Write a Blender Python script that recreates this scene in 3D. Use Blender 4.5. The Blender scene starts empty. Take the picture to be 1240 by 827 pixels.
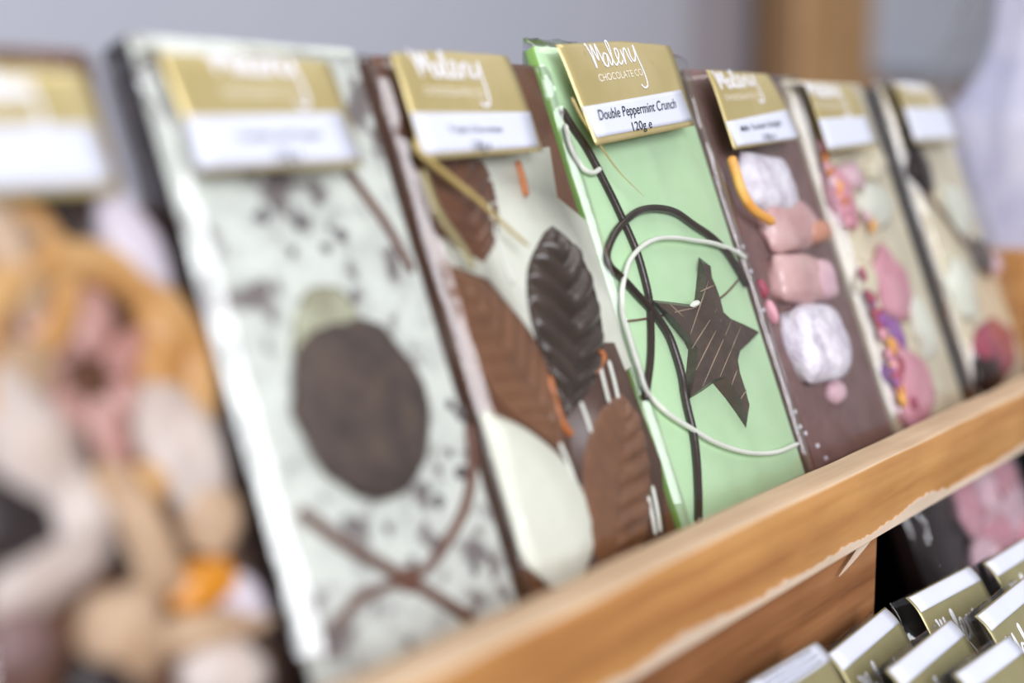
import bpy, bmesh, math, random
from mathutils import Vector, Matrix, noise

random.seed(7)
SC = bpy.context.scene
COL = SC.collection
R = math.radians

# ------------------------------------------------------------------ camera model
W, H, F = 1240.0, 827.0, 1240.0 * 50 / 36
CX, CY = W / 2, H / 2
LEAN = R(21)
_p = math.atan2(CY - 158, F)
_a = math.pi / 2 - math.atan2(1900 - CX, math.hypot(F, CY - 158))
FWD = Vector((math.sin(_a) * math.cos(_p), math.cos(_a) * math.cos(_p), -math.sin(_p)))
RGT = Vector((math.cos(_a), -math.sin(_a), 0))
UPV = RGT.cross(FWD)


def ray(x, y):
    return FWD + RGT * ((x - CX) / F) - UPV * ((y - CY) / F)


CAM = Vector((0, .026 * math.tan(LEAN), .026)) - ray(895, 607) * .487


def hit(x, y, axis, val):
    d = ray(x, y)
    return CAM + d * ((val - CAM[axis]) / d[axis])


class Frame:
    """A leaning display plane: local x along the shelf, y up the slope, z towards the shopper."""

    def __init__(self, loc, lean, yaw=0.0):
        self.m = Matrix.Translation(loc) @ Matrix.Rotation(yaw, 4, 'Z') @ Matrix.Rotation(math.pi / 2 - lean, 4, 'X')
        self.i = self.m.inverted()

    def at(self, x, y, off=0.0):
        o = self.i @ CAM
        d = self.i.to_3x3() @ ray(x, y)
        q = o + d * ((off - o.z) / d.z)
        return Vector((q.x, q.y))


# ------------------------------------------------------------------ materials
def lin(c):
    return tuple(((v / 255) / 12.92 if v <= 10 else ((v / 255 + .055) / 1.055) ** 2.4) for v in c) + (1,)


MATS = {}


def nt(name):
    m = bpy.data.materials.new(name)
    m.use_nodes = True
    n = m.node_tree
    b = n.nodes['Principled BSDF']
    return m, n, b


def coords(n, scale=(1, 1, 1), src='Object'):
    tc = n.nodes.new('ShaderNodeTexCoord')
    mp = n.nodes.new('ShaderNodeMapping')
    mp.inputs['Scale'].default_value = scale
    n.links.new(tc.outputs[src], mp.inputs['Vector'])
    return mp.outputs['Vector']


def noise_tex(n, vec, scale, detail=3, rough=.55):
    t = n.nodes.new('ShaderNodeTexNoise')
    t.inputs['Scale'].default_value = scale
    t.inputs['Detail'].default_value = detail
    t.inputs['Roughness'].default_value = rough
    n.links.new(vec, t.inputs['Vector'])
    return t.outputs['Fac']


def ramp(n, fac, stops):
    r = n.nodes.new('ShaderNodeValToRGB')
    e = r.color_ramp.elements
    while len(e) < len(stops):
        e.new(.5)
    for k, (p, c) in enumerate(stops):
        e[k].position = p
        e[k].color = c
    n.links.new(fac, r.inputs['Fac'])
    return r.outputs['Color']


def bump(n, b, fac, strength, dist):
    bp = n.nodes.new('ShaderNodeBump')
    bp.inputs['Strength'].default_value = strength
    bp.inputs['Distance'].default_value = dist
    n.links.new(fac, bp.inputs['Height'])
    n.links.new(bp.outputs['Normal'], b.inputs['Normal'])


def mat(name, c, c2=None, rough=.45, scale=90, metal=0.0, bmp=.15, spec=.5, sss=0):
    """Mottled procedural surface between two colours."""
    if name in MATS:
        return MATS[name]
    m, n, b = nt(name)
    c2 = c2 or tuple(min(255, int(v * .9)) for v in c)
    v = coords(n)
    f = noise_tex(n, v, scale)
    n.links.new(ramp(n, f, [(.35, lin(c2)), (.65, lin(c))]), b.inputs['Base Color'])
    b.inputs['Roughness'].default_value = rough
    b.inputs['Metallic'].default_value = metal
    b.inputs['Specular IOR Level'].default_value = spec
    if sss:
        b.inputs['Subsurface Weight'].default_value = sss
        b.inputs['Subsurface Radius'].default_value = (.004, .003, .002)
        b.inputs['Subsurface Scale'].default_value = 1
    if bmp:
        bump(n, b, noise_tex(n, v, scale * 4), bmp, .0008)
    MATS[name] = m
    return m


def wood(name, dark, mid, light, rough=.5, axis='X', fine=1.0):
    m, n, b = nt(name)
    sc = {'X': (3, 60, 60), 'Z': (60, 60, 3)}[axis]
    v = coords(n, tuple(s * fine for s in sc))
    f = noise_tex(n, v, 1.6, 5, .6)
    c = ramp(n, f, [(.28, lin(dark)), (.5, lin(mid)), (.74, lin(light))])
    v2 = coords(n, (7, 16, 16))
    f2 = noise_tex(n, v2, 3.0, 3)
    mx = n.nodes.new('ShaderNodeMix')
    mx.data_type = 'RGBA'
    mx.blend_type = 'MULTIPLY'
    mx.inputs[0].default_value = .5
    n.links.new(c, mx.inputs[6])
    n.links.new(ramp(n, f2, [(.3, (.66, .6, .55, 1)), (.65, (1, 1, 1, 1))]), mx.inputs[7])
    n.links.new(mx.outputs[2], b.inputs['Base Color'])
    b.inputs['Roughness'].default_value = rough
    bump(n, b, f, .25, .001)
    MATS[name] = m
    return m


def film_mat():
    m = bpy.data.materials.new('clear_cellophane')
    m.use_nodes = True
    n = m.node_tree
    n.nodes.remove(n.nodes['Principled BSDF'])
    out = n.nodes['Material Output']
    tr = n.nodes.new('ShaderNodeBsdfTransparent')
    tr.inputs['Color'].default_value = (.975, .975, .98, 1)
    gl = n.nodes.new('ShaderNodeBsdfGlossy')
    gl.inputs['Roughness'].default_value = .055
    fr = n.nodes.new('ShaderNodeFresnel')
    geo = n.nodes.new('ShaderNodeNewGeometry')
    ior = n.nodes.new('ShaderNodeMapRange')          # same reflectance from either side of the thin sheet
    ior.inputs['To Min'].default_value = 1.5
    ior.inputs['To Max'].default_value = 1 / 1.5
    n.links.new(geo.outputs['Backfacing'], ior.inputs['Value'])
    n.links.new(ior.outputs['Result'], fr.inputs['IOR'])
    mu = n.nodes.new('ShaderNodeMath')
    mu.operation = 'MULTIPLY'
    mu.use_clamp = True
    mu.inputs[1].default_value = 1.35
    v = coords(n, (1, .55, 1))
    f = noise_tex(n, v, 75, 2, .5)
    bp = n.nodes.new('ShaderNodeBump')
    bp.inputs['Strength'].default_value = .55
    bp.inputs['Distance'].default_value = .0016
    n.links.new(f, bp.inputs['Height'])
    n.links.new(bp.outputs['Normal'], gl.inputs['Normal'])
    mx = n.nodes.new('ShaderNodeMixShader')
    n.links.new(fr.outputs[0], mu.inputs[0])
    n.links.new(mu.outputs[0], mx.inputs[0])
    n.links.new(tr.outputs[0], mx.inputs[1])
    n.links.new(gl.outputs[0], mx.inputs[2])
    n.links.new(mx.outputs[0], out.inputs['Surface'])
    MATS['film'] = m
    return m


def speckled():
    m, n, b = nt('white_chocolate_with_cookie_specks')
    v = coords(n)
    f = noise_tex(n, v, 120, 4, .65)
    f2 = noise_tex(n, v, 38, 2)
    mu = n.nodes.new('ShaderNodeMath')
    mu.operation = 'MULTIPLY'
    n.links.new(f, mu.inputs[0])
    n.links.new(f2, mu.inputs[1])
    n.links.new(ramp(n, mu.outputs[0], [(.17, lin((120, 112, 110))), (.205, lin((200, 204, 196))), (.30, lin((220, 225, 215)))]), b.inputs['Base Color'])
    b.inputs['Roughness'].default_value = .5
    bump(n, b, f, .3, .001)
    MATS['speckled'] = m
    return m


film_mat()
speckled()
mat('mint', (190, 223, 178), (184, 218, 171), .42, 60, bmp=.06)
mat('mint_side', (150, 196, 96), (136, 184, 84), .42, 60, bmp=.06)
mat('white', (224, 226, 210), (215, 217, 200), .42, 70)
mat('cream', (222, 214, 188), (210, 198, 168), .45, 80)
mat('milk', (108, 70, 46), (94, 60, 40), .4, 80)
mat('milk_light', (124, 84, 56), (108, 72, 48), .4, 80)
mat('milk_patch', (84, 56, 40), (72, 46, 33), .4, 80)
mat('mauve_milk', (126, 98, 94), (110, 84, 80), .4, 90)
mat('dark', (52, 36, 27), (40, 28, 21), .3, 90)
mat('star_dark', (82, 65, 52), (68, 53, 43), .4, 150, bmp=.5)
mat('score', (158, 138, 116), (140, 120, 98), .5, 80)
mat('leaf_dark', (66, 50, 38), (52, 38, 28), .26, 90)
mat('very_dark', (40, 26, 24), (30, 20, 20), .35, 90)
mat('cookie', (88, 72, 62), (62, 50, 45), .7, 130, bmp=.6)
mat('crumb', (100, 92, 92), (76, 68, 70), .7, 200)
mat('brown_drizzle', (112, 74, 56), (98, 62, 48), .4, 80)
mat('white_drizzle', (232, 234, 222), (222, 226, 212), .4, 80)
mat('caramel', (190, 112, 48), (168, 92, 38), .4, 80)
mat('gold_reflection', (190, 170, 112), (172, 150, 92), .3, 60)  # label's gold reflection in the film creases, put into the colour
mat('powder', (236, 232, 238), (202, 192, 204), .9, 140, bmp=.9)
mat('jelly_pink', (214, 176, 172), (196, 150, 146), .3, 60)
mat('jelly_orange', (208, 150, 122), (198, 136, 110), .3, 60)
mat('pink_chunk', (214, 158, 168), (200, 134, 148), .5, 80)
mat('pale_pink', (224, 190, 196), (208, 168, 178), .5, 80)
mat('raspberry', (164, 78, 94), (142, 58, 78), .5, 120)
mat('purple_petal', (150, 96, 160), (128, 76, 142), .5, 120)
mat('petal_yellow', (232, 178, 92), (220, 150, 70), .5, 90)
mat('orange_rind', (204, 160, 102), (184, 130, 66), .45, 80)
mat('orange_flesh', (196, 156, 146), (170, 120, 108), .4, 70)
mat('nut_pale', (206, 194, 186), (186, 168, 156), .5, 80)
mat('nut_cream', (196, 168, 138), (172, 140, 108), .5, 80)
mat('nut_lilac', (214, 208, 216), (198, 188, 198), .5, 80)
mat('amber_jelly', (214, 140, 20), (196, 118, 10), .3, 60)
mat('olive_dust', (178, 180, 152), (140, 136, 112), .8, 120)
mat('gold_paper', (214, 197, 146), (198, 180, 124), .34, 26, metal=.38, bmp=.1)
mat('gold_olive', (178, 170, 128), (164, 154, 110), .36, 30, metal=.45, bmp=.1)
mat('sticker', (216, 219, 232), (211, 214, 228), .55, 40, bmp=0)
mat('ink', (32, 32, 40), (26, 26, 34), .6, 40, bmp=0)
mat('logo_white', (244, 244, 250), (238, 238, 246), .5, 40, bmp=0)
mat('logo_pale', (236, 230, 214), (230, 222, 202), .5, 40, bmp=0)
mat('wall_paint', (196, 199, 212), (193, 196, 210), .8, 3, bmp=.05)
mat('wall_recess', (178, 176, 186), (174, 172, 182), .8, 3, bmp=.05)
mat('shaded_inside', (14, 9, 8), (10, 7, 6), .9, 30, spec=.1)  # near-black boards: the shade of the gap put into their colour
mat('wall_paint_lit', (222, 225, 236), (218, 221, 233), .8, 3, bmp=.05)  # lighter wall paint, the brighter light right of the post painted in
mat('grey_ledge', (150, 152, 162), (140, 142, 152), .6, 20)
mat('floor_board', (150, 130, 110), (130, 110, 92), .5, 6)
mat('gift_fill', (214, 212, 224), (186, 184, 206), .6, 25)
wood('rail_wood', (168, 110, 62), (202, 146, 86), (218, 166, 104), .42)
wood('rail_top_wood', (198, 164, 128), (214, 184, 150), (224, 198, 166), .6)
wood('raw_wood', (190, 164, 138), (208, 186, 162), (222, 204, 184), .8)
wood('riser_wood', (126, 80, 46), (162, 108, 66), (184, 132, 88), .6)
wood('post_wood', (176, 132, 84), (200, 156, 104), (210, 170, 122), .55, 'Z')
wood('board_wood', (110, 72, 42), (138, 94, 58), (156, 110, 72), .6)


# ------------------------------------------------------------------ mesh helpers
def link(name, bm, m, parent=None, smooth=True, loc=None):
    me = bpy.data.meshes.new(name)
    bmesh.ops.recalc_face_normals(bm, faces=bm.faces)
    bm.to_mesh(me)
    bm.free()
    for mm in (m if isinstance(m, (list, tuple)) else [m]):
        me.materials.append(MATS[mm])
    if smooth:
        for p in me.polygons:
            p.use_smooth = True
    o = bpy.data.objects.new(name, me)
    COL.objects.link(o)
    if parent is not None:
        o.parent = parent
    if loc is not None:
        o.location = loc
    return o


def empty(name, matrix):
    o = bpy.data.objects.new(name, None)
    o.empty_display_size = .02
    COL.objects.link(o)
    o.matrix_world = matrix
    return o


def tag(o, label=None, cat=None, group=None, kind=None):
    if label:
        o['label'] = label
    if cat:
        o['category'] = cat
    if group:
        o['group'] = group
    if kind:
        o['kind'] = kind
    return o


def add_box(bm, lo, hi, bev=0.0, seg=2):
    r = bmesh.ops.create_cube(bm, size=1)
    lo, hi = Vector(lo), Vector(hi)
    for v in r['verts']:
        v.co = Vector((lo[k] + (v.co[k] + .5) * (hi[k] - lo[k]) for k in range(3)))
    if bev:
        es = list({e for v in r['verts'] for e in v.link_edges})
        bmesh.ops.bevel(bm, geom=es, offset=bev, segments=seg, affect='EDGES', profile=.5)
    return bm


def box(lo, hi, bev=0.0, seg=2):
    return add_box(bmesh.new(), lo, hi, bev, seg)


def smooth_path(pts, k=8, closed=False):
    pts = [Vector(p) for p in pts]
    n = len(pts)
    out = []
    rng = range(n if closed else n - 1)
    for i in rng:
        p0 = pts[(i - 1) % n] if closed or i > 0 else pts[0] * 2 - pts[1]
        p1, p2 = pts[i], pts[(i + 1) % n]
        p3 = pts[(i + 2) % n] if closed or i + 2 < n else p2 * 2 - p1
        for s in range(k):
            t = s / k
            out.append(.5 * ((2 * p1) + (p2 - p0) * t + (2 * p0 - 5 * p1 + 4 * p2 - p3) * t * t + (3 * p1 - p0 - 3 * p2 + p3) * t ** 3))
    if not closed:
        out.append(pts[-1])
    return out


def add_tube(bm, pts, rad, ns=10, closed=False, flat=1.0, k=8, taper=None):
    """Swept tube in a mostly planar path (plane normal = local z)."""
    path = smooth_path(pts, k, closed)
    n = len(path)
    rings = []
    for i, p in enumerate(path):
        a = path[(i - 1) % n] if closed or i else path[0]
        b = path[(i + 1) % n] if closed or i < n - 1 else path[-1]
        t = (b - a)
        t = t.normalized() if t.length > 1e-9 else Vector((1, 0, 0))
        s = t.cross(Vector((0, 0, 1)))
        s = s.normalized() if s.length > 1e-6 else Vector((1, 0, 0))
        u = s.cross(t)
        r = rad * (taper(i / (n - 1)) if taper else 1)
        if not closed and (i == 0 or i == n - 1):
            r *= .45
        rings.append([bm.verts.new(p + s * (r * math.cos(2 * math.pi * j / ns)) + u * (r * flat * math.sin(2 * math.pi * j / ns))) for j in range(ns)])
    m = n if closed else n - 1
    for i in range(m):
        A, B = rings[i], rings[(i + 1) % n]
        for j in range(ns):
            bm.faces.new((A[j], A[(j + 1) % ns], B[(j + 1) % ns], B[j]))
    if not closed:
        bm.faces.new(rings[0][::-1])
        bm.faces.new(rings[-1])
    return bm


def blob(c, rad, rot=0.0, rough=.18, sub=3, seed=0, freq=1.6, box_=0.0, tilt=0.0):
    """Lumpy piece sitting with its middle at c; box_ pushes the sphere towards a block."""
    bm = bmesh.new()
    bmesh.ops.create_icosphere(bm, subdivisions=sub, radius=1)
    M = Matrix.Rotation(rot, 3, 'Z') @ Matrix.Rotation(tilt, 3, 'X')
    for v in bm.verts:
        d = v.co.normalized()
        if box_:
            mx = max(abs(d.x), abs(d.y), abs(d.z))
            d = d.lerp(d / mx * .88, box_)
        k = 1 + rough * noise.noise(d * freq + Vector((seed * 3.1, seed * 1.7, 0)))
        q = Vector((d.x * rad[0], d.y * rad[1], d.z * rad[2])) * k
        v.co = M @ q + Vector(c)
    return bm


def prism(poly, z0, z1, bev=.0004, inset=0.0):
    bm = bmesh.new()
    top = [bm.verts.new((p[0], p[1], z1)) for p in poly]
    c = sum((Vector((p[0], p[1], 0)) for p in poly), Vector()) / len(poly)
    bot = [bm.verts.new((p[0] + (p[0] - c.x) * inset, p[1] + (p[1] - c.y) * inset, z0)) for p in poly]
    n = len(poly)
    ft = bm.faces.new(top)
    bm.faces.new(bot[::-1])
    for i in range(n):
        bm.faces.new((top[i], bot[i], bot[(i + 1) % n], top[(i + 1) % n]))
    if bev:
        bmesh.ops.bevel(bm, geom=list(ft.edges), offset=bev, segments=2, affect='EDGES', profile=.5)
    return bm


def resample(pts, n):
    pts = smooth_path([Vector((p[0], p[1], 0)) for p in pts], 10)
    L = [0]
    for a, b in zip(pts, pts[1:]):
        L.append(L[-1] + (b - a).length)
    out, j = [], 0
    for i in range(n):
        t = L[-1] * i / (n - 1)
        while j < len(L) - 2 and L[j + 1] < t:
            j += 1
        w = (t - L[j]) / max(1e-9, L[j + 1] - L[j])
        out.append(pts[j].lerp(pts[j + 1], min(1, max(0, w))))
    return out


def leaf(left, right, z0, dome, ribs, amp, seed=0, rib_side=None, groove=.0006):
    """Moulded chocolate leaf between two edge curves (tip to tip), herring-bone veins pressed in."""
    n, m = 72, 29
    A, B = resample(left, n), resample(right, n)
    bm = bmesh.new()
    rows = []
    for i in range(n):
        s = i / (n - 1)
        row = []
        for j in range(m):
            t = j / (m - 1) * 2 - 1
            p = A[i].lerp(B[i], j / (m - 1))
            env = min(1, 6 * s, 6 * (1 - s))
            edge = math.sqrt(max(0, 1 - t ** 4))
            z = z0 + dome * (.35 + .65 * (1 - t * t)) * (.45 + .55 * env)
            ph = (s * ribs + abs(t) * 1.35) * 2 * math.pi
            w = env * edge
            if rib_side is not None and t * rib_side < 0:
                w *= .18
            z += amp * w * (abs(math.sin(ph / 2)) - .5)
            z -= groove * env * math.exp(-(t / .07) ** 2)
            row.append(bm.verts.new((p.x, p.y, z)))
        rows.append(row)
    for i in range(n - 1):
        for j in range(m - 1):
            bm.faces.new((rows[i][j], rows[i][j + 1], rows[i + 1][j + 1], rows[i + 1][j]))
    rim = [rows[0][j] for j in range(m)] + [rows[i][-1] for i in range(1, n)] + [rows[-1][j] for j in range(m - 2, -1, -1)] + [rows[i][0] for i in range(n - 2, 0, -1)]
    low = [bm.verts.new((v.co.x, v.co.y, z0 - .0008)) for v in rim]
    k = len(rim)
    for i in range(k):
        bm.faces.new((rim[i], low[i], low[(i + 1) % k], rim[(i + 1) % k]))
    bm.faces.new(low)
    return bm


def bil(q, s, t):
    """q = top-left, top-right, bottom-left, bottom-right; s across, t down."""
    return (q[0] * (1 - s) + q[1] * s) * (1 - t) + (q[2] * (1 - s) + q[3] * s) * t


def sheet(q, zf, ns=16, nt_=24, th=.00025, s0=0, s1=1, t0=0, t1=1):
    bm = bmesh.new()
    G = []
    for lay in (0, 1):
        g = []
        for i in range(nt_ + 1):
            row = []
            for j in range(ns + 1):
                p = bil(q, s0 + (s1 - s0) * j / ns, t0 + (t1 - t0) * i / nt_)
                row.append(bm.verts.new((p.x, p.y, zf(p) - lay * th)))
            g.append(row)
        G.append(g)
    for lay in (0, 1):
        g = G[lay]
        for i in range(nt_):
            for j in range(ns):
                f = (g[i][j], g[i][j + 1], g[i + 1][j + 1], g[i + 1][j])
                bm.faces.new(f if lay else f[::-1])
    ring = lambda g: [g[0][j] for j in range(ns + 1)] + [g[i][ns] for i in range(1, nt_ + 1)] + [g[nt_][j] for j in range(ns - 1, -1, -1)] + [g[i][0] for i in range(nt_ - 1, 0, -1)]
    a, b = ring(G[0]), ring(G[1])
    for i in range(len(a)):
        bm.faces.new((a[i], b[i], b[(i + 1) % len(a)], a[(i + 1) % len(a)]))
    return bm


def text_on(q, zf, body, name, m, parent, th=.00008):
    """Flat sans lettering stretched over the quad q of the label."""
    cu = bpy.data.curves.new('lettering', 'FONT')
    cu.body = body
    cu.offset = .004
    ob = bpy.data.objects.new('lettering', cu)
    COL.objects.link(ob)
    dg = bpy.context.evaluated_depsgraph_get()
    me = bpy.data.meshes.new_from_object(ob.evaluated_get(dg))
    bpy.data.objects.remove(ob)
    bpy.data.curves.remove(cu)
    bm = bmesh.new()
    bm.from_mesh(me)
    bpy.data.meshes.remove(me)
    xs = [v.co.x for v in bm.verts]
    x0, x1 = min(xs), max(xs)
    for v in bm.verts:
        p = bil(q, (v.co.x - x0) / (x1 - x0), 1 - v.co.y / .72)
        v.co = (p.x, p.y, zf(p) + th)
    return link(name, bm, m, parent, smooth=False)


LOGO = [
    [(-.03, .93), (-.01, .98), (.02, .5), (.03, 0), (.05, .5), (.075, .95), (.10, .6), (.125, .3), (.145, .6), (.17, .97), (.19, .5), (.215, .03)],
    [(.33, .5), (.27, .55), (.22, .3), (.23, .06), (.28, .06), (.33, .5), (.34, .1), (.38, .12), (.43, .6), (.44, 1.02), (.40, 1.0), (.40, .5), (.43, .06), (.49, .1),
     (.57, .45), (.57, .68), (.52, .66), (.51, .3), (.55, .04), (.62, .2)],
    [(.64, .66), (.65, .02), (.68, .5), (.74, .68), (.76, .3), (.79, .04)],
    [(.82, .72), (.81, .3), (.85, .1), (.91, .3), (.94, .78), (.95, .2), (.99, -.5), (.98, -.88), (.90, -.95), (.84, -.80)],
]


def logo(q, zf, m, parent, w, name='logo'):
    bm = bmesh.new()
    for st in LOGO:
        pts = []
        for p in smooth_path([Vector((a, b, 0)) for a, b in st], 6):
            k = bil(q, p.x, 1 - (p.y * .92 if p.y > 0 else p.y))
            pts.append((k.x, k.y, zf(k) + .0001))
        add_tube(bm, pts, w, 6, flat=.2, k=1)
    return link(name, bm, m, parent)


# ------------------------------------------------------------------ a wrapped bar
def wrapper(root, x0, x1, v0, h, th, front, top, parent_name='wrapper', seed=0, cham=.0034, crumple=1.0):
    a0, a1 = x0 - .0011, x1 + .0010
    zb = -th - .0008
    bm = bmesh.new()
    nv, nf = 64, 26
    rings = []
    vs = [v0 - .0003 + (top - v0 + .0003) * i / nv for i in range(nv + 1)]
    for v in vs:
        tk = min(1, max(0, (v - h + .004) / max(.002, top - h + .004)))      # flattening above the slab
        f = front * (1 - tk) + (-th * .45) * tk
        b = zb * (1 - tk) + (-th * .55) * tk
        e = -.0008 * (1 - tk) + (-th * .5) * tk
        k1 = 1 - tk
        lo, hi_ = (a0, e - .0004 * k1), (a0 + cham, e + (cham - .0004) * k1)   # flat 45 degree fold of film along the edge
        sl = max(.013, (f - hi_[1]) * 2.6)
        prof = [(a0, b), (a0, (b + e) / 2), (a0, lo[1] - .0003)]
        for g in (0.02, .2, .5, .8, .98):
            prof.append((lo[0] + (hi_[0] - lo[0]) * g, lo[1] + (hi_[1] - lo[1]) * g))
        for g in (.1, .35, .6, .85):
            prof.append((hi_[0] + sl * g, hi_[1] + (f - hi_[1]) * math.sin(g * math.pi / 2)))
        for j in range(nf + 1):
            prof.append((hi_[0] + sl + (a1 - .004 - hi_[0] - sl) * j / nf, f))
        for j in range(5, 0, -1):
            g = j / 6
            prof.append((a1 - .004 * (g ** 1.35), e + (f - e) * (1 - (1 - g) ** 1.35)))
        prof += [(a1, e), (a1, (b + e) / 2), (a1, b), (a1 * .5 + a0 * .5, b)]
        row = []
        for k, (x, z) in enumerate(prof):
            wr = 0
            if 3 <= k <= len(prof) - 5:
                wr = noise.noise(Vector((x * 70 + seed * 5, v * 34, seed))) * .0009
                up = max(0, (v - h + .05) / .05)
                wr += crumple * up * .0011 * noise.noise(Vector((x * 160, v * 120 + x * 90, seed + 3)))
                wr = max(wr, -.0003)
            dx = noise.noise(Vector((v * 55, seed * 2.3, z * 40))) * .0005
            row.append(bm.verts.new((x + dx, v, z + wr)))
        rings.append(row)
    n = len(rings[0])
    for A, B in zip(rings, rings[1:]):
        for j in range(n):
            bm.faces.new((A[j], A[(j + 1) % n], B[(j + 1) % n], B[j]))
    bm.faces.new(rings[0])
    bm.faces.new(rings[-1][::-1])
    o = link(parent_name, bm, 'film', root)
    return o


class Bar:
    def __init__(self, name, xl, xr, vtop, front, slab_mat, label, side_mat=None, th=.0095, frame=None, v0=None, cat='chocolate bar', group='wrapped chocolate bars on the upper shelf', film_top=None):
        self.fr = frame or FRONT
        self.x0 = (xl + xr) / 2
        self.xl, self.xr = xl - self.x0, xr - self.x0
        self.front, self.h, self.th = front, vtop, th
        self.v0 = V0 if v0 is None else v0
        self.root = empty(name, self.fr.m @ Matrix.Translation((self.x0, 0, 0)))
        tag(self.root, label, cat, group)
        bm = box((self.xl, self.v0, -th), (self.xr, vtop, 0), .0016, 3)
        if side_mat:
            for f in bm.faces:
                f.normal_update()
                if f.normal.z < .6:
                    f.material_index = 1
        link('slab', bm, [slab_mat, side_mat] if side_mat else slab_mat, self.root)
        self.film_top = film_top or vtop + .008
        self.seed = 0

    def p(self, x, y, off=0.0):
        q = self.fr.at(x, y, off)
        q.x = min(self.xr + .0012, max(self.xl - .0012, q.x - self.x0))
        return q

    def poly(self, pts, off=0.0):
        return [self.p(x, y, off) for x, y in pts]

    def p3(self, pts, off):
        return [Vector((*self.p(x, y, off), off)) for x, y in pts]

    def tube(self, name, pts, rad, m, off=None, **k):
        off = rad * .8 if off is None else off
        bm = bmesh.new()
        add_tube(bm, self.p3(pts, off), rad, **k)
        return link(name, bm, m, self.root)

    def blob(self, name, x, y, rx, ry, rz, m, rot=0.0, **k):
        """rx, ry in mm as seen on the slab; sits on the slab."""
        off = k.pop('off', rz * .35)
        q = self.p(x, y, off / 1000)
        m_ = rx / 1000 * .95
        q.x = min(max(self.xr - m_, 0), max(min(self.xl + m_, 0), q.x))
        q.y = max(q.y, self.v0 + ry / 1000 * .9)
        return link(name, blob((q.x, q.y, off / 1000), (rx / 1000, ry / 1000, rz / 1000), rot, **k), m, self.root)

    def film(self, seed=0, **k):
        self.seed = seed
        for c in self.root.children:          # the Empty sits at the foot of the bar
            c.location.y -= self.v0
        self.root.matrix_world = self.fr.m @ Matrix.Translation((self.x0, self.v0, 0))
        o = wrapper(self.root, self.xl, self.xr, self.v0, self.h, self.th, self.front, self.film_top, seed=seed, **k)
        o.location.y -= self.v0
        return o

    def zlab(self, ptop):
        def z(p):
            base = self.front + .0014
            d = (ptop - p.y)
            if d < .016:
                base -= .0014 * (1 - max(0, d) / .016) ** 2
            if d < .0035:
                base -= (self.front + .002) * (1 - max(0, d) / .0035) ** 2
            return base
        return z

    def header(self, gold, stick, lg, cho, name_q=None, name_txt=None, wt_q=None, wt='120g e', gm='gold_paper', lw=.0004):
        off = self.front + .0014
        g = self.poly(gold, off)
        zf = self.zlab(max(g[0].y, g[1].y))
        self.film_top = max(g[0].y, g[1].y) - .0004
        lab = link('header_label', sheet(g, zf), gm, self.root)
        s = self.poly(stick, off)
        link('sticker', sheet(s, lambda p: zf(p) + .0003, 8, 8, .0002), 'sticker', lab)
        logo(self.poly(lg, off), lambda p: zf(p) + .0001, 'logo_white', lab, lw)
        if cho:
            text_on(self.poly(cho, off), lambda p: zf(p) + .0001, 'CHOCOLATE CO', 'logo_lettering', 'logo_pale', lab)
        if name_q:
            text_on(self.poly(name_q, off), lambda p: zf(p) + .0004, name_txt, 'product_lettering', 'ink', lab)
        if wt_q:
            text_on(self.poly(wt_q, off), lambda p: zf(p) + .0004, wt, 'weight_lettering', 'ink', lab)
        return lab


FRONT = Frame(Vector((0, 0, 0)), LEAN)
YI = -.0125                                   # inner face of the rail
zt = hit(895, 608, 1, YI).z                   # rail top
YO = hit(895, 641, 2, zt).y                   # outer face
zb = hit(895, 748, 1, YO).z                   # rail bottom
SHELF = zb + .0062
V0 = (SHELF + .0145 * math.sin(LEAN) + .0010) / math.cos(LEAN)   # where the bars' feet stand on the slope plane

# ------------------------------------------------------------------ the mint bar (in focus)
b = Bar('chocolate_bar', -.0385, .0535, .1925, .0058, 'mint',
        'pale green mint chocolate bar with a dark chocolate star and looping drizzle', 'mint_side', th=.0055)
b.tube('drizzle', [(680, 132), (692, 152), (712, 182), (737, 230), (751, 259), (770, 302), (780, 335), (786, 362), (788, 390), (788, 430), (784, 465), (781, 484)], .00135, 'dark')
b.tube('drizzle', [(905, 347), (893, 325), (880, 305), (862, 287), (840, 272), (818, 257), (795, 252), (775, 255), (760, 265), (746, 280), (737, 299), (735, 312), (740, 324), (754, 337), (775, 360), (790, 376), (809, 404), (819, 430), (826, 455), (829, 475), (833, 495), (840, 525), (844, 559), (846, 600), (846, 634)], .00135, 'dark', off=.0016)
b.tube('drizzle', [(757, 389), (775, 387), (803, 382), (835, 374), (872, 361), (896, 337)], .0004, 'brown_drizzle')
b.tube('drizzle', [(908, 312), (890, 304), (865, 295), (840, 291), (819, 288), (797, 289), (778, 298), (763, 315), (756, 336), (753, 356), (754, 380), (761, 415), (770, 450), (780, 469), (792, 485), (812, 503), (839, 520), (865, 535), (892, 545), (916, 549), (942, 547), (967, 537)], .0009, 'white_drizzle', off=.0024)
b.tube('drizzle', [(684, 150), (692, 180), (705, 203), (718, 209), (727, 204)], .0009, 'white_drizzle', off=.0019)
b.blob('drizzle_drop', 780, 470, 1.7, 1.6, 1.4, 'white_drizzle')
b.blob('drizzle_drop', 830, 477, 1.8, 1.6, 1.5, 'dark', seed=2)
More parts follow.
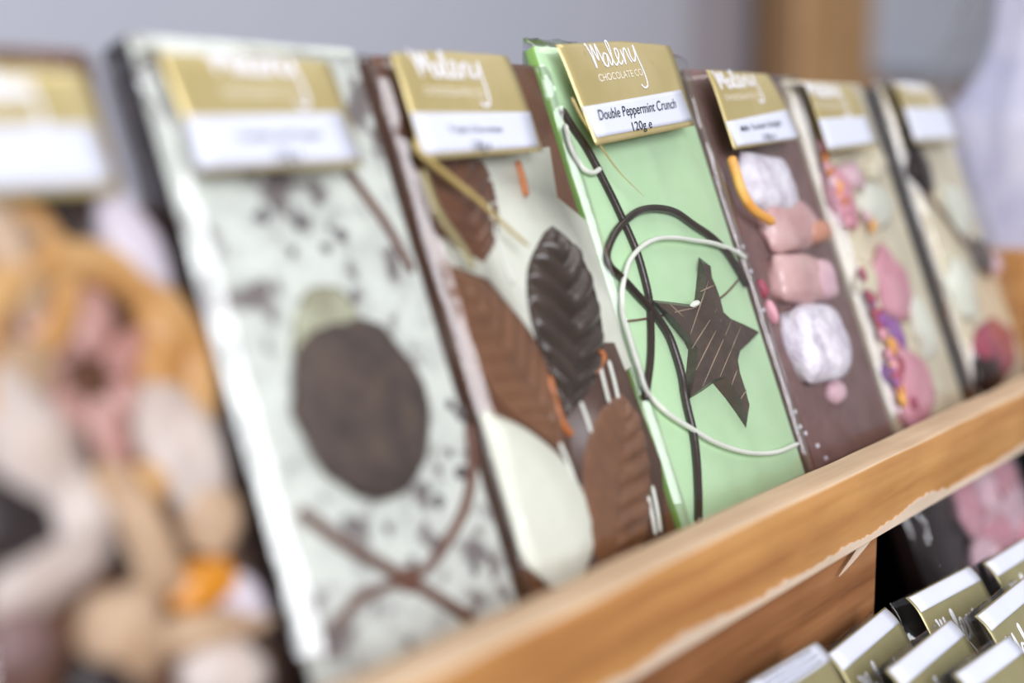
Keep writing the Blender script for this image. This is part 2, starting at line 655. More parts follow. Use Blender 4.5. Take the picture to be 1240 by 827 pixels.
star_px = [  # broken-edged top face, and the wider outline it stands on
    ((851, 319), (847, 311)), ((860, 322), (861, 322)), ((862, 336), (863, 336)), ((867, 347), (868, 347)), ((872, 362), (873, 362)), ((876, 378), (877, 378)), ((885, 386), (886, 386)), ((901, 393), (902, 393)),
    ((919, 402), (920, 402)), ((908, 413), (909, 414)), ((896, 424), (897, 425)), ((893, 436), (894, 437)), ((896, 452), (897, 453)), ((903, 472), (904, 473)), ((907, 490), (908, 492)), ((905, 500), (904, 518)),
    ((893, 476), (892, 500)), ((880, 456), (879, 482)), ((864, 459), (864, 464)), ((850, 470), (850, 474)), ((837, 481), (833, 484)), ((844, 440), (831, 454)), ((845, 422), (834, 424)), ((837, 411), (829, 413)),
    ((816, 385), (810, 390)), ((795, 366), (791, 363)), ((816, 369), (818, 366)), ((843, 373), (841, 369)), ((852, 366), (842, 360)), ((855, 334), (845, 330))]
tp, bp = b.poly([q[0] for q in star_px], .0047), b.poly([q[1] for q in star_px], .0003)
bm = bmesh.new()
tv = [bm.verts.new((p.x, p.y, .0047 + .0004 * noise.noise(Vector((p.x * 300, p.y * 300, 1))))) for p in tp]
bv = [bm.verts.new((p.x, p.y, .0001)) for p in bp]
ft = bm.faces.new(tv)
bm.faces.new(bv[::-1])
for k in range(len(tv)):
    bm.faces.new((tv[k], bv[k], bv[(k + 1) % len(tv)], tv[(k + 1) % len(tv)]))
bmesh.ops.triangulate(bm, faces=[ft])
st = link('star', bm, 'star_dark', b.root, smooth=False)
for (xa, ya), (xb, yb) in [((811, 368), (829, 385)), ((848, 353), (866, 345)), ((836, 405), (858, 340)), ((838, 422), (868, 374)), ((843, 448), (874, 386)), ((851, 468), (886, 388)),
                           ((872, 456), (897, 396)), ((886, 466), (893, 447)), ((897, 483), (904, 472)), ((817, 378), (845, 372))]:
    bm = bmesh.new()
    add_tube(bm, b.p3([(xa, ya), (xb, yb)], .00475),   .00030, 6, flat=.5, k=3)
    link('ridge', bm, 'score', st)
b.blob('sprinkle', 842, 368, 3.6, 1.1, .9, 'white_drizzle', rot=.1, off=5.0)
b.tube('crease_glint', [(692, 118), (706, 145), (728, 178), (750, 208), (780, 238)], .0006, 'gold_reflection', off=.0062, taper=lambda t: 1.1 - t)  # painted gleam of the gold label along a film crease
b.header([(674, 53), (811, 45), (722, 176), (841, 152)],
         [(704, 130), (824, 109), (722, 167), (838, 146)],
         [(709, 50), (768, 45), (721, 83), (777, 76)],
         [(723, 90), (776, 83), (726, 99), (779, 91)],
         [(722, 133), (816, 119), (725, 146), (818, 131)], 'Double Peppermint Crunch',
         [(763, 148), (787, 144), (766, 159), (789, 155)])
b.film(1, cham=.0024, crumple=2.4)

# ------------------------------------------------------------------ the leaf bar
b = Bar('chocolate_bar', -.1212, -.0420, .1855, .0065, 'milk',
        'chocolate bar decorated with milk, dark and white chocolate leaves, left of the green mint bar', 'milk', th=.0115)
b.film_top = .193
b.poly
link('leaf', leaf(b.poly([(510, 180), (505, 215), (515, 250), (540, 290), (585, 318)], .001), b.poly([(545, 180), (585, 195), (602, 240), (604, 285), (588, 318)], .001), 0, .002, 7, .0012), 'milk', b.root)
link('leaf', leaf(b.poly([(532, 318), (540, 345), (553, 385), (570, 430), (592, 468), (625, 505), (682, 546)], .001), b.poly([(534, 317), (566, 330), (598, 353), (630, 387), (657, 432), (674, 485), (683, 546)], .001), .0006, .0022, 11, .001), 'milk_light', b.root)
link('leaf', leaf(b.poly([(662, 280), (644, 318), (642, 358), (650, 400), (663, 440), (676, 475), (687, 503)], .002), b.poly([(672, 272), (700, 300), (720, 345), (731, 400), (729, 440), (712, 475), (689, 504)], .002), .0006, .0030, 8, .0042), 'leaf_dark', b.root)
link('leaf', leaf(b.poly([(752, 476), (728, 500), (712, 545), (709, 600), (716, 655), (735, 690)], .002), b.poly([(756, 476), (776, 505), (788, 560), (790, 610), (780, 660), (752, 690)], .002), .0006, .0024, 9, .0026, rib_side=1), 'milk_light', b.root)
link('leaf', leaf(b.poly([(585, 498), (582, 540), (592, 590), (612, 640), (640, 680), (675, 712)], .002), b.poly([(592, 497), (640, 520), (682, 555), (710, 600), (722, 650), (708, 705)], .002), .0006, .0026, 5, .0001, groove=.0001), 'white', b.root)
link('white_patch', prism(b.poly([(502, 205), (560, 195), (664, 178), (672, 240), (712, 268), (745, 370), (766, 445), (715, 470), (680, 470), (640, 400), (590, 338), (545, 322)], 0), -.0004, .0007, .0003), 'white', b.root)
# milk chocolate field between the lower leaves
link('milk_patch', prism(b.poly([(668, 470), (672, 440), (690, 415), (742, 415), (800, 560), (806, 652), (700, 715), (700, 580), (640, 500)], 0), -.0004, .0008, .0003), 'milk_patch', b.root)
for pts in ([(726, 440), (732, 465), (738, 488)], [(737, 436), (744, 462), (749, 484)], [(703, 486), (710, 505), (716, 524)], [(790, 588), (796, 618), (800, 645)], [(676, 533), (688, 560), (697, 585)], [(785, 600), (790, 625), (794, 648)], [(591, 240), (602, 290), (622, 345)]):
    b.tube('stripe', pts, .0008, 'white_drizzle', off=.0014, flat=.6)
b.tube('caramel_drizzle', [(664, 455), (670, 480), (680, 510), (692, 528)], .0013, 'caramel', off=.0014)
b.tube('caramel_drizzle', [(727, 424), (731, 434), (720, 452)], .0010, 'caramel', off=.0014)
b.tube('caramel_drizzle', [(626, 195), (632, 215), (637, 238)], .0012, 'caramel', off=.0010)
b.tube('crease_glint', [(484, 168), (505, 185), (545, 215), (580, 243), (606, 268), (640, 298)], .0011, 'gold_reflection', off=.0072, taper=lambda t: 1.15 - .7 * t)  # gold label's reflection in the film, drawn as a coloured tube
b.tube('crease_glint', [(500, 205), (530, 255), (560, 300), (575, 325)], .0014, 'gold_olive', off=.0064, flat=.4)  # flat olive-gold strip, another painted reflection on the film
b.header([(452, 62), (613, 55), (488, 194), (658, 183)],
         [(494, 137), (641, 136), (513, 187), (652, 178)],
         [(496, 58), (582, 66), (509, 92), (588, 98)],
         [(512, 104), (584, 108), (515, 114), (587, 118)],
         [(541, 153), (606, 153), (544, 161), (608, 160)], 'Triple Chocolate',
         [(570, 171), (592, 170), (572, 183), (594, 181)], lw=.0005)
b.film(2, cham=.0028)

# ------------------------------------------------------------------ the cookie bar
b = Bar('chocolate_bar', -.2065, -.1278, .187, .0065, 'speckled',
        'white chocolate bar with dark cookie specks, a round cookie and branching brown drizzle', 'very_dark', th=.0115)
b.film_top = .192
ck = b.p(445, 492, .003)
link('cookie', blob((ck.x, ck.y, .0022), (.0232, .0232, .0042), .1, rough=.1, sub=4, seed=4, freq=3), 'cookie', b.root)
b.blob('dusting', 402, 398, 14, 9, 1.6, 'olive_dust', rot=.4, rough=.5, off=1.2)
b.tube('drizzle', [(362, 618), (385, 635), (420, 660), (455, 680), (495, 703), (540, 730), (572, 750)], .0016, 'brown_drizzle')
b.tube('drizzle', [(568, 515), (572, 560), (565, 610), (545, 650), (520, 685), (495, 703)], .0014, 'brown_drizzle')
b.tube('drizzle', [(400, 765), (430, 730), (465, 712), (495, 703)], .0013, 'brown_drizzle')
b.tube('drizzle', [(420, 205), (440, 232), (470, 275), (500, 330)], .0012, 'brown_drizzle')
b.blob('drizzle_pool', 497, 702, 4.2, 3.2, 1.6, 'brown_drizzle')
for k, (x, y, r) in enumerate([(318, 262, 1.8), (362, 270, 1.5), (412, 285, 1.6), (395, 300, 1.4), (338, 220, 1.4), (560, 500, 1.8), (558, 572, 1.9), (532, 606, 1.6), (545, 490, 1.4), (500, 680, 1.3), (420, 632, 1.5), (575, 690, 1.4), (515, 590, 1.2), (355, 305, 1.2), (545, 548, 1.1), (470, 640, 1.3)]):
    b.blob('cookie_crumb', x, y, r * 1.2, r, r * .7, 'crumb', rot=k, rough=.6, sub=2, seed=k)
b.header([(186, 46), (398, 62), (246, 208), (441, 201)],
         [(222, 142), (412, 136), (238, 204), (437, 194)],
         [(248, 47), (356, 58), (262, 86), (366, 95)],
         [(266, 104), (356, 108), (270, 116), (360, 119)],
         [(285, 159), (385, 158), (288, 170), (388, 168)], 'Cookies and Cream',
         [(330, 182), (362, 181), (333, 196), (365, 194)], lw=.0006)
b.film(3, cham=.004)

# ------------------------------------------------------------------ the orange and nut bar
b = Bar('chocolate_bar', -.300, -.2190, .182, .0105, 'milk',
        'brown chocolate bar crowded with orange slices, pale nuts and amber jelly, at the left end', 'very_dark', th=.011)
b.film_top = .188


def slice_(bar, x, y, R0, rot, squash=.8):
    q = bar.p(x, y, .003)
    bm = bmesh.new()
    ring = []
    for i in range(20):
        a = 2 * math.pi * i / 20
        d = Vector((R0 * math.cos(a), R0 * squash * math.sin(a), 0))
        d.rotate(Matrix.Rotation(rot, 3, 'Z'))
        ring.append(Vector((q.x + d.x, q.y + d.y, .0034)))
    add_tube(bm, ring, R0 * .2, 10, closed=True, k=2)
    o = link('orange_slice', bm, 'orange_rind', bar.root)
    for i in range(7):
        a = 2 * math.pi * i / 7 + .3
        d = Vector((R0 * .5 * math.cos(a), R0 * squash * .5 * math.sin(a), 0))
        d.rotate(Matrix.Rotation(rot, 3, 'Z'))
        link('segment', blob((q.x + d.x, q.y + d.y, .003), (R0 * .33, R0 * .2, .002), math.atan2(d.y, d.x), rough=.1, sub=2, seed=i), 'orange_flesh', o)
    return o


slice_(b, 108, 458, .0265, 0, .95)
slice_(b, -20, 335, .018, 0, 1.0)
for k, (nm, x, y, rx, ry, rz, m, rot) in enumerate([
        ('marshmallow', 160, 300, 4.2, 12.5, 4.5, 'nut_lilac', .28), ('marshmallow', 225, 540, 6.5, 13, 5, 'nut_pale', .22), ('almond', 30, 540, 6.5, 15, 5, 'nut_pale', .35),
        ('almond', 85, 620, 5, 8.5, 5, 'nut_pale', .1), ('cashew', 60, 690, 10, 5, 4.5, 'nut_pale', .25), ('almond', 165, 640, 4, 13, 5, 'nut_cream', .25),
        ('amber_jelly', 243, 708, 6, 4.5, 4, 'amber_jelly', 0), ('cashew', 262, 622, 5, 7, 5, 'nut_cream', .3), ('cashew', 245, 765, 13, 3.5, 5, 'nut_cream', -.12),
        ('marshmallow', 318, 722, 3.3, 5.2, 4, 'nut_lilac', .2), ('almond', 150, 770, 7, 8, 5, 'nut_cream', .5), ('almond', 270, 815, 8, 6, 5, 'nut_pale', -.4),
        ('raisin', 25, 625, 8, 10, 4, 'very_dark', .2), ('raisin', 140, 655, 3.2, 7, 3.5, 'dark', .3), ('raisin', 125, 820, 6, 6, 4, 'very_dark', 0),
        ('raisin', 62, 275, 6, 7, 3, 'dark', 0), ('cashew', 5, 300, 3.5, 13, 4, 'nut_cream', .15), ('almond', 200, 410, 3.5, 7, 4, 'orange_rind', .5),
        ('almond', 20, 455, 6, 6, 4, 'nut_cream', .2), ('cashew', 20, 780, 5, 6, 4, 'mauve_milk', .2), ('cashew', 195, 460, 4, 10, 4, 'orange_rind', -.2)]):
    b.blob(nm, x, y, rx * 1.55, ry * 1.25, rz * 1.2, m, rot, seed=k, rough=.25, off=rz)
b.header([(-75, 62), (98, 68), (-30, 238), (146, 233)],
         [(-60, 155), (112, 152), (-40, 230), (138, 222)],
         [(-48, 82), (35, 84), (-38, 116), (45, 120)], [(-36, 128), (34, 130), (-34, 140), (38, 142)], lw=.0006)
b.film(4, cham=.0055)

# ------------------------------------------------------------------ the powdered jelly bar
b = Bar('chocolate_bar', .0585, .1400, .188, .0085, 'mauve_milk',
        'milk chocolate bar with powdered white and pink jelly cubes, right of the green mint bar', th=.006)
b.film_top = .195
for k, (nm, x, y, rx, ry, rz, m, rot, bx) in enumerate([
        ('jelly_cube', 928, 224, 22, 13.5, 6, 'powder', -.15, .5), ('jelly_cube', 955, 275, 24, 11, 5.5, 'jelly_pink', .05, .5), ('jelly_cube', 966, 338, 23, 11, 6, 'jelly_pink', -.1, .55),
        ('jelly_cube', 988, 416, 23, 17.5, 6.5, 'powder', -.05, .7), ('jelly_cube', 990, 340, 11, 9, 6.6, 'pale_pink', 0, .4), ('jelly_cube', 985, 283, 11, 5, 6.5, 'jelly_orange', 0, .5), ('sugar_ball', 1011, 475, 6.5, 4.8, 4, 'pale_pink', 0, 0),
        ('sugar_chip', 934, 378, 2.5, 5, 2.5, 'pink_chunk', .2, .3), ('sugar_chip', 922, 350, 2, 4, 2.5, 'raspberry', .2, .3)]):
    b.blob(nm, x, y, rx, ry, rz, m, rot, seed=k + 30, rough=.16, box_=bx)
b.tube('candied_peel', [(868, 190), (878, 210), (893, 232), (912, 253), (937, 270)], .0019, 'petal_yellow', off=.0078)
for k, (x, y) in enumerate([(935, 530), (990, 540), (975, 525), (1000, 555), (890, 300), (900, 330), (905, 380), (960, 500)]):
    b.blob('sugar_speck', x, y, 1.1, 1.0, .8, 'powder', sub=1, seed=k, off=.3)
b.header([(836, 82), (928, 80), (889, 181), (972, 167)],
         [(869, 148), (953, 133), (892, 177), (968, 167)],
         [(864, 84), (912, 84), (873, 108), (919, 104)],
         [(876, 115), (920, 112), (879, 122), (923, 118)],
         [(895, 153), (944, 145), (897, 160), (946, 152)], 'Milk Turkish Delight',
         [(922, 163), (937, 160), (924, 170), (939, 167)], lw=.0005)
b.film(5, cham=.0009)

# ------------------------------------------------------------------ the pink and cream bar
b = Bar('chocolate_bar', .1455, .2275, .186, .0075, 'cream',
        'cream bar scattered with pink chunks, red berry crumbs and purple petals', 'cream', th=.0065)
b.film_top = .191
for k, (nm, x, y, rx, ry, rz, m, rot) in enumerate([
        ('pink_chunk', 1000, 240, 7, 15, 4, 'pink_chunk', .2), ('pink_chunk', 1080, 345, 9.5, 17, 4.5, 'pink_chunk', .15), ('pink_chunk', 1105, 480, 12, 20, 4.5, 'pink_chunk', .2), ('pink_chunk', 1030, 215, 6, 7, 4, 'pale_pink', 0),
        ('cream_chunk', 1040, 340, 6, 9, 4, 'cream', .2), ('cream_chunk', 1060, 250, 9, 11, 4, 'white', 0), ('cream_chunk', 1060, 200, 8, 6, 3.5, 'cream', .4), ('cream_chunk', 1115, 395, 6, 15, 4, 'white', .1)]):
    b.blob(nm, x, y, rx * 1.8, ry, rz, m, rot, seed=k + 50, rough=.3)
for k in range(46):
    t = random.random()
    x, y = [(1030 + 55 * t + random.gauss(0, 9), 300 + 150 * t + random.gauss(0, 14)), (1075 + 25 * t + random.gauss(0, 8), 430 + 60 * t + random.gauss(0, 12)), (985 + 90 * t, 195 + 110 * t + random.gauss(0, 18))][k % 3]
    m = random.choice(['raspberry', 'raspberry', 'raspberry', 'pink_chunk', 'purple_petal', 'petal_yellow']) if k % 3 < 2 else random.choice(['pale_pink', 'petal_yellow', 'caramel', 'pink_chunk'])
    b.blob('berry_crumb', x, y, random.uniform(2.2, 5), random.uniform(1.6, 3.6), 1.8, m, rot=random.random() * 3, sub=2, rough=.5, seed=k, off=4.2)
b.blob('petal', 1085, 405, 4.5, 8, 3, 'purple_petal', rot=.2, seed=9)
b.blob('petal', 1052, 462, 3.5, 5, 3, 'purple_petal', rot=.2, seed=8)
b.header([(952, 93), (1032, 97), (990, 184), (1064, 178)],
         [(976, 144), (1048, 141), (989, 181), (1060, 173)],
         [(968, 91), (1014, 96), (977, 116), (1022, 119)], [(980, 123), (1020, 125), (983, 130), (1023, 132)], lw=.0006)
b.film(6, cham=.005)

# ------------------------------------------------------------------ the cream bar with dark blobs
b = Bar('chocolate_bar', .2490, .3270, .186, .0075, 'cream',
        'cream topped dark-sided bar with dark chocolate pieces, right end of the upper row', 'very_dark', th=.0135)
b.film_top = .191
for k, (nm, x, y, rx, ry, rz, m, rot) in enumerate([
        ('dark_piece', 1112, 205, 8, 14, 4, 'very_dark', .1), ('dark_piece', 1188, 312, 7, 11, 4, 'cookie', .15), ('dark_piece', 1198, 470, 12, 12, 3.5, 'very_dark', 0), ('pink_chunk', 1205, 425, 22, 14, 3, 'raspberry', .1),
        ('cream_chunk', 1160, 255, 10, 14, 3.5, 'white', .1), ('cream_chunk', 1165, 350, 12, 15, 3.5, 'white', .1), ('dark_piece', 1100, 160, 6, 6, 3, 'very_dark', 0)]):
    b.blob(nm, x, y, rx * 1.55, ry, rz, m, rot, seed=k + 70, rough=.3)
b.blob('pink_piece', 1214, 318, 4, 6, 4, 'pale_pink', seed=3)
b.tube('drizzle', [(1120, 230), (1150, 270), (1180, 310)], .0012, 'brown_drizzle', off=.004)
b.header([(1064, 91), (1126, 99), (1098, 174), (1163, 172)],
         [(1092, 130), (1146, 132), (1106, 170), (1160, 168)],
         [(1084, 88), (1119, 94), (1091, 108), (1127, 112)], [(1094, 114), (1126, 117), (1096, 120), (1128, 123)], lw=.0007)
b.film(7, cham=.0045)

# ------------------------------------------------------------------ shelf unit
XL, XR = -.62, .98
unit = empty('display_shelf', Matrix.Identity(4))
tag(unit, 'wooden stepped display shelf with a worn front rail holding the bars', 'shelf')
bm = bmesh.new()
add_box(bm, (XL, YO, zb), (XR, YI, zt), .0012, 3)
bmesh.ops.subdivide_edges(bm, edges=[e for e in bm.edges if abs(e.verts[0].co.x - e.verts[1].co.x) > .5], cuts=220)
for v in bm.verts:                            # hand-worn, slightly uneven edges
    k = noise.noise(Vector((v.co.x * 22, v.co.y * 60, v.co.z * 60)))
    v.co.z += .0005 * k
    v.co.y += .0005 * noise.noise(Vector((v.co.x * 35, v.co.z * 90, 3)))
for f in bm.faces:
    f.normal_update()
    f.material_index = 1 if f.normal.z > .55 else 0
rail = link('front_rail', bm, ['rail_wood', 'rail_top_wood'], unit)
# raw splintered lower arris
bm = bmesh.new()
n = 900
rows = []
for i in range(n + 1):
    x = XL + .01 + (XR - XL - .02) * i / n
    j = .0012 + .0012 * noise.noise(Vector((x * 60, 1, 0))) + .0010 * noise.noise(Vector((x * 190, 5, 0))) + .0008 * noise.noise(Vector((x * 620, 2, 0)))
    big = max(0, noise.noise(Vector((x * 17 + 4.2, 9, 0)))) * .0055
    up = .0016 + big + abs(j)
    rows.append([bm.verts.new((x, YO - .0004, zb + up)), bm.verts.new((x, YO - .0009, zb + .0006)), bm.verts.new((x, YO + .001, zb - .0012 + j * .3)), bm.verts.new((x, YO + .0022, zb - .0002)), bm.verts.new((x, YO + .001, zb + up))])
for A, B in zip(rows, rows[1:]):
    for k in range(5):
        bm.faces.new((A[k], A[(k + 1) % 5], B[(k + 1) % 5], B[k]))
bm.faces.new(rows[0]); bm.faces.new(rows[-1][::-1])
link('raw_edge', bm, 'raw_wood', rail, smooth=False)
YP = YO + .0065                               # riser below, set back under the rail
c1 = hit(1061, 700, 1, YP)
XP = c1.x
ZS, SL = -.012, R(33)
ZF = ZS - .064 * math.cos(SL) - .006 * math.sin(SL) - .0045
ZL = ZF + .001
# splinter hanging under the rail
s0, s1 = hit(1052, 648, 1, YO + .003), hit(1016, 698, 1, YP - .0022)
bm = bmesh.new()
add_tube(bm, [s0 + Vector((.003, 0, .004)), s0, (s0 + s1) / 2 + Vector((0, -.0004, 0)), s1], .0022, 5, k=4, taper=lambda t: 1.1 - t)
link('splinter', bm, 'raw_wood', rail, smooth=False)
link('shelf_board', box((XL, YI - .0002, zb + .0004), (XR, .150, SHELF), .0004), 'board_wood', unit, smooth=False)
link('riser_panel', box((XL, YP, ZL), (XP, YP + .018, zb + .0002), .0010, 2), 'riser_wood', unit, smooth=False)
# leaning back support behind the bars
bm = box((XL, V0 + .004, -.0168 - .012), (.3445, .150, -.0168), .001)
bm.transform(FRONT.m)
link('back_support', bm, 'board_wood', unit, smooth=False)
link('lower_board', box((XL, -.24, ZF - .014), (XR, .24, ZF), .001), 'shaded_inside', unit, smooth=False)
link('lower_back', box((XP + .001, .225, ZF), (XR, .24, zb + .0002), .001), 'shaded_inside', unit, smooth=False)
link('under_lining', box((XP + .001, YI, zb - .0018), (XR, .225, zb + .0002), .0005), 'shaded_inside', unit, smooth=False)
link('lining_panel', box((XP - .006, YP + .0185, ZF), (XP, .225, zb - .002), .0005), 'shaded_inside', unit, smooth=False)
e1 = hit(1222, 335, 1, .07)
link('end_panel', box((.345, YI + .001, SHELF + .0001), (.363, .135, .088), .002), 'rail_wood', unit, smooth=False)
for x in (XL, XR - .03):
    for y in (-.23, .2):
        link('leg', box((x, y, -.95), (x + .03, y + .03, ZF - .014), .001), 'board_wood', unit, smooth=False)

# ------------------------------------------------------------------ pack lying in the compartment under the shelf
lowf = Frame(Vector((0, YP + .014, ZF + .0050)), R(20))
xl = lowf.at(1108, 660).x
vt = (zb - .008 - ZF) / math.cos(R(20))
b = Bar('chocolate_pack', xl, xl + .135, vt - .004, .009, 'very_dark',
        'dark chocolate pack topped with pink pieces in the dark gap below the shelf', 'very_dark', th=.010, frame=lowf, v0=.002, group=None)
b.film_top = vt - .002
for k, (x, y, rx, ry, m) in enumerate([(1185, 600, 20, 13, 'pale_pink'), (1215, 575, 20, 12, 'pink_chunk'), (1235, 622, 18, 14, 'pale_pink'), (1205, 650, 18, 12, 'pink_chunk'), (1172, 612, 12, 12, 'pink_chunk'), (1190, 672, 12, 8, 'pale_pink'), (1268, 585, 18, 16, 'pale_pink'), (1262, 630, 18, 14, 'pink_chunk'), (1198, 603, 8, 6, 'raspberry')]):
    b.blob('pink_piece', x, y, rx * 1.35, ry * 1.2, 6, m, seed=k + 90, rough=.3, off=3)
b.film(8, cham=.008)

# ------------------------------------------------------------------ small bars on the tray in front
SMALL = [  # left end, right end of the white strip, y, label
    ((930, 832), (992, 795), -.052, 'small gold-labelled bar with lines of small print, leftmost on the lower tray'),
    ((1018, 803), (1084, 742), -.046, 'small gold-labelled bar touching the corner where the wooden riser ends'),
    ((1088, 822), (1166, 757), -.079, 'middle of three small gold-labelled bars stepping forward from the riser corner'),
    ((1170, 824), (1236, 782), -.110, 'frontmost of three small gold-labelled bars stepping forward from the riser corner'),
    ((1104, 732), (1192, 694), -.040, 'small gold-labelled bar directly in front of the black gap under the shelf'),
    ((1192, 757), (1262, 700), -.073, 'small gold-labelled bar at the right picture edge, nearer than the farthest one'),
    ((1200, 690), (1262, 655), -.036, 'farthest small gold-labelled bar, just below the pink pack'),
]
for i, (pl, pr, Y, lab) in enumerate(SMALL):
    zc = ZS + (.007 if i == 0 else 0)
    c = hit((pl[0] + pr[0]) / 2, (pl[1] + pr[1]) / 2, 2, zc)
    A, B = hit(*pl, 2, c.z), hit(*pr, 2, c.z)
    yaw = math.atan2(B.y - A.y, B.x - A.x) * .6
    w = min(.058, max(.044, (B - A).length * .98))
    mw = Matrix.Rotation(yaw, 4, 'Z') @ Matrix.Rotation(math.pi / 2 - SL, 4, 'X')
    D = (zc - ZS) / math.cos(SL)                                        # this one stands taller
    org = c - (mw @ Vector((0, .0640 + D, .006)))
    0 and print('small', i, [round(k, 4) for k in c], 'w', round(w, 4), 'yaw', round(math.degrees(yaw), 1), 'base z', round(org.z, 4), 'ZF', round(ZF, 4))
    root = empty('small_chocolate_bar', Matrix.Translation(org) @ mw)
    tag(root, lab, 'chocolate bar', 'small wrapped bars on the lower tray')
    link('slab', box((-w / 2, .002, -.004), (w / 2, .054 + D, .003), .0014, 2), 'milk' if i % 2 else 'dark', root)
    zf = lambda p: .0060 - (.0022 * ((p.y - .060 - D) / .008) ** 2 if p.y > .060 + D else 0)
    Q = lambda xa, xb, yt, yb_: [Vector((xa, yt + D)), Vector((xb, yt + D)), Vector((xa, yb_ + D)), Vector((xb, yb_ + D))]
    hl = link('header_label', sheet(Q(-w / 2, w / 2, .0678, .024), zf), 'gold_olive', root)
    link('sticker', sheet(Q(-w / 2 + .001, w / 2 - .001, .0674, .0612), lambda p: zf(p) + .0003, 8, 8, .0002), 'sticker', hl)
    logo(Q(-w * .34, w * .20, .0575, .0450), zf, 'logo_white', hl, .0006)
    if i == 0:
        bm = bmesh.new()
        rnd = random.Random(3)
        for r_ in range(3):
            x = -w * .36
            while x < w * .36:
                ln = rnd.uniform(.0008, .0028)
                y = .0660 - r_ * .0019 + D
                add_box(bm, (x, y, zf(Vector((x, y))) + .00025), (x + ln, y + .0006, zf(Vector((x, y))) + .0005))
                x += ln + .0007
        link('small_print', bm, 'ink', hl, smooth=False)
    bits = [[('pale_pink', .3), ('dark', .1)], [('nut_cream', .42), ('powder', .34)], [('very_dark', -.1), ('cookie', .1)], [('nut_cream', .2)], [('cookie', .2)], [('nut_cream', -.25), ('cream', -.1)], [('powder', .2)]][i]
    for k, (m, fx) in enumerate(bits):
        link('topping', blob((w * fx, .018 + D - .004 * k, .0045), (.006, .005, .0042), k, seed=i * 3 + k, sub=3), m, root)
    wrapper(root, -w / 2, w / 2, .002, .056 + D, .004, .0052, .0682 + D, seed=20 + i, cham=.002)
tag(link('tray_bed', bm := box((XP - .14, -.2, ZF), (XR - .02, YP - .001, ZF + .001), .0003), 'shaded_inside', unit), kind=None)

# ------------------------------------------------------------------ cellophane bag at the right end
g = hit(1228, 300, 1, .06)
bag = empty('gift_bag', Matrix.Translation(Vector((.446, .060, SHELF + .0003))))
tag(bag, 'tall clear cellophane gift bag with pale contents at the right end of the shelf', 'gift bag')


def bag_shell(rx, ry, h0, h1, seed, fl=0.0, z0=0.0006):
    bm = bmesh.new()
    n, m = 40, 36
    rows = []
    for i in range(m + 1):
        t = i / m
        z = z0 + h1 * t
        if z < h0:
            k = 1 - .10 * (z / h0) ** 2
        else:
            u = (z - h0) / (h1 - h0)
            k = .90 - .55 * math.sin(min(1, u * 1.6) * math.pi / 2) + fl * max(0, u - .6)
        row = []
        for j in range(n):
            a = 2 * math.pi * j / n
            pl = 1 + (.05 + .12 * t) * noise.noise(Vector((math.cos(a) * 3.2, math.sin(a) * 3.2, z * 14 + seed)))
            c, s = math.cos(a), math.sin(a)
            sq = (abs(c) ** 4 + abs(s) ** 4) ** -.25
            row.append(bm.verts.new((rx * c * sq * k * pl, ry * s * sq * k * pl, z)))
        rows.append(row)
    for A, B in zip(rows, rows[1:]):
        for j in range(n):
            bm.faces.new((A[j], A[(j + 1) % n], B[(j + 1) % n], B[j]))
    bm.faces.new(rows[0][::-1])
    if not fl:
        bm.faces.new(rows[-1])
    return bm


link('bag_contents', bag_shell(.045, .042, .14, .225, 2, z0=.003), 'gift_fill', bag)
link('wrapper', bag_shell(.054, .052, .17, .31, 5, .9), 'film', bag)
bm = bmesh.new()
add_tube(bm, [Vector((.022 * math.cos(k * math.pi / 5), .021 * math.sin(k * math.pi / 5), .262)) for k in range(10)], .002, 8, closed=True, k=4)
link('tie', bm, 'purple_petal', bag)

# ------------------------------------------------------------------ room behind
def struct(name, bm, m, smooth=False):
    return tag(link(name, bm, m, None, smooth), kind='structure')


YW = 1.15
xe = hit(836, 40, 1, YW).x
struct('floor', box((-4.5, -5, -1.0), (4.5, YW + .1, -.95)), 'floor_board')
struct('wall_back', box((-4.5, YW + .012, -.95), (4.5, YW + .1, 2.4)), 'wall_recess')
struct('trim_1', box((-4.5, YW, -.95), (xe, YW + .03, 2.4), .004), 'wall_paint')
pa, pb = hit(918, 40, 1, .95), hit(1062, 40, 1, .95)
pm = hit(975, 40, 1, .95)
w = pb.x - pm.x
yb = 1.12
bx = hit(918, 40, 1, yb).x
bm = bmesh.new()
prof = [(bx, yb), (pm.x - .004, .965), (pm.x + .004, .953), (pm.x + w * .40, .950), (pm.x + w * .44, .957), (pb.x - .006, .957), (pb.x, .963), (pb.x, yb)]
lo = [bm.verts.new((x, y, -.95)) for x, y in prof]
hi = [bm.verts.new((x, y, 2.2)) for x, y in prof]
for k in range(len(prof)):
    bm.faces.new((lo[k], lo[(k + 1) % len(prof)], hi[(k + 1) % len(prof)], hi[k]))
bm.faces.new(lo); bm.faces.new(hi)
tag(link('timber_post', bm, 'post_wood', None, False), 'upright timber post against the grey wall behind the bars', 'post')
xr = pb.x
struct('trim_2', box((xr + .01, YW - .01, -.95), (4.5, YW + .03, 2.4), .004), 'wall_paint_lit')  # panel brightened by its colour rather than by a lamp
z1, z2 = hit(1110, 88, 1, .95).z, hit(1110, 104, 1, .95).z
z3 = hit(1110, 150, 1, .95).z
led = empty('wall_ledge', Matrix.Translation(Vector((xr, 1.0, z3))))
tag(led, 'narrow timber ledge with a grey top fixed beside the timber post', 'ledge')
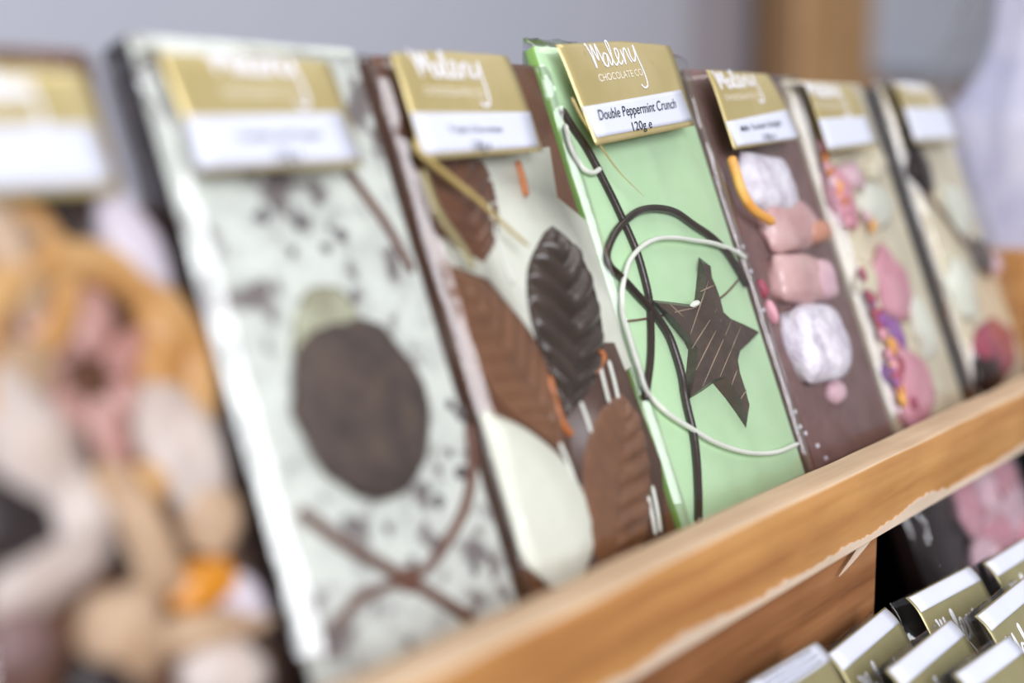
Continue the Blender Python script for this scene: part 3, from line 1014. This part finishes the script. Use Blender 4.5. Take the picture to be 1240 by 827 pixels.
link('ledge_top', box((.004, -.06, z2 - z3), (.9, YW - 1.012, z1 - z3), .002), 'grey_ledge', led, False)
link('ledge_board', box((.004, -.05, 0), (.9, YW - 1.012, z2 - z3 - .0005), .002), 'post_wood', led, False)

# ------------------------------------------------------------------ light
def area(name, loc, aim, sx, sy, power, col):
    l = bpy.data.lights.new(name, 'AREA')
    l.shape = 'RECTANGLE'
    l.size, l.size_y = sx, sy
    l.energy = power
    l.color = col
    o = bpy.data.objects.new(name, l)
    COL.objects.link(o)
    o.location = loc
    o.rotation_euler = (Vector(aim) - Vector(loc)).to_track_quat('-Z', 'Y').to_euler()
    return o


area('window_light', (-1.55, -1.95, 1.05), (0, 0, .1), 1.7, 1.4, 98, (.93, .94, 1.0))
area('overhead_fill', (.7, -.25, 2.2), (.55, .7, 0), 1.4, 1.2, 21, (1.0, .97, .93))  # added fill without a fitting, brightens the rail top and back wall
wd = bpy.data.worlds.new('room_light')
SC.world = wd
wd.use_nodes = True
wd.node_tree.nodes['Background'].inputs[0].default_value = (.86, .88, .95, 1)
wd.node_tree.nodes['Background'].inputs[1].default_value = .33

# ------------------------------------------------------------------ camera
cd = bpy.data.cameras.new('camera')
cd.lens, cd.sensor_width = 50, 36
cd.clip_start = .01
cd.dof.use_dof = True
foc = FRONT.m @ Vector((*FRONT.at(850, 380, .004), .004))
cd.dof.focus_distance = (foc - CAM).dot(FWD) - .002
cd.dof.aperture_fstop = 3.1
cam = bpy.data.objects.new('camera', cd)
COL.objects.link(cam)
cam.matrix_world = Matrix((RGT, UPV, -FWD)).transposed().to_4x4()
cam.location = CAM
SC.camera = cam
print('rail', zt, YO, zb, 'panel', YP, XP, ZL, 'focus', cd.dof.focus_distance)

SC.cycles.transparent_max_bounces = 32
SC.cycles.max_bounces = 10
SC.cycles.use_denoising = True
SC.cycles.sample_clamp_indirect = 4
vs = SC.view_settings
vs.view_transform = 'Standard'
vs.look = 'None'
vs.exposure = 0
vs.gamma = 1
vs.use_curve_mapping = False
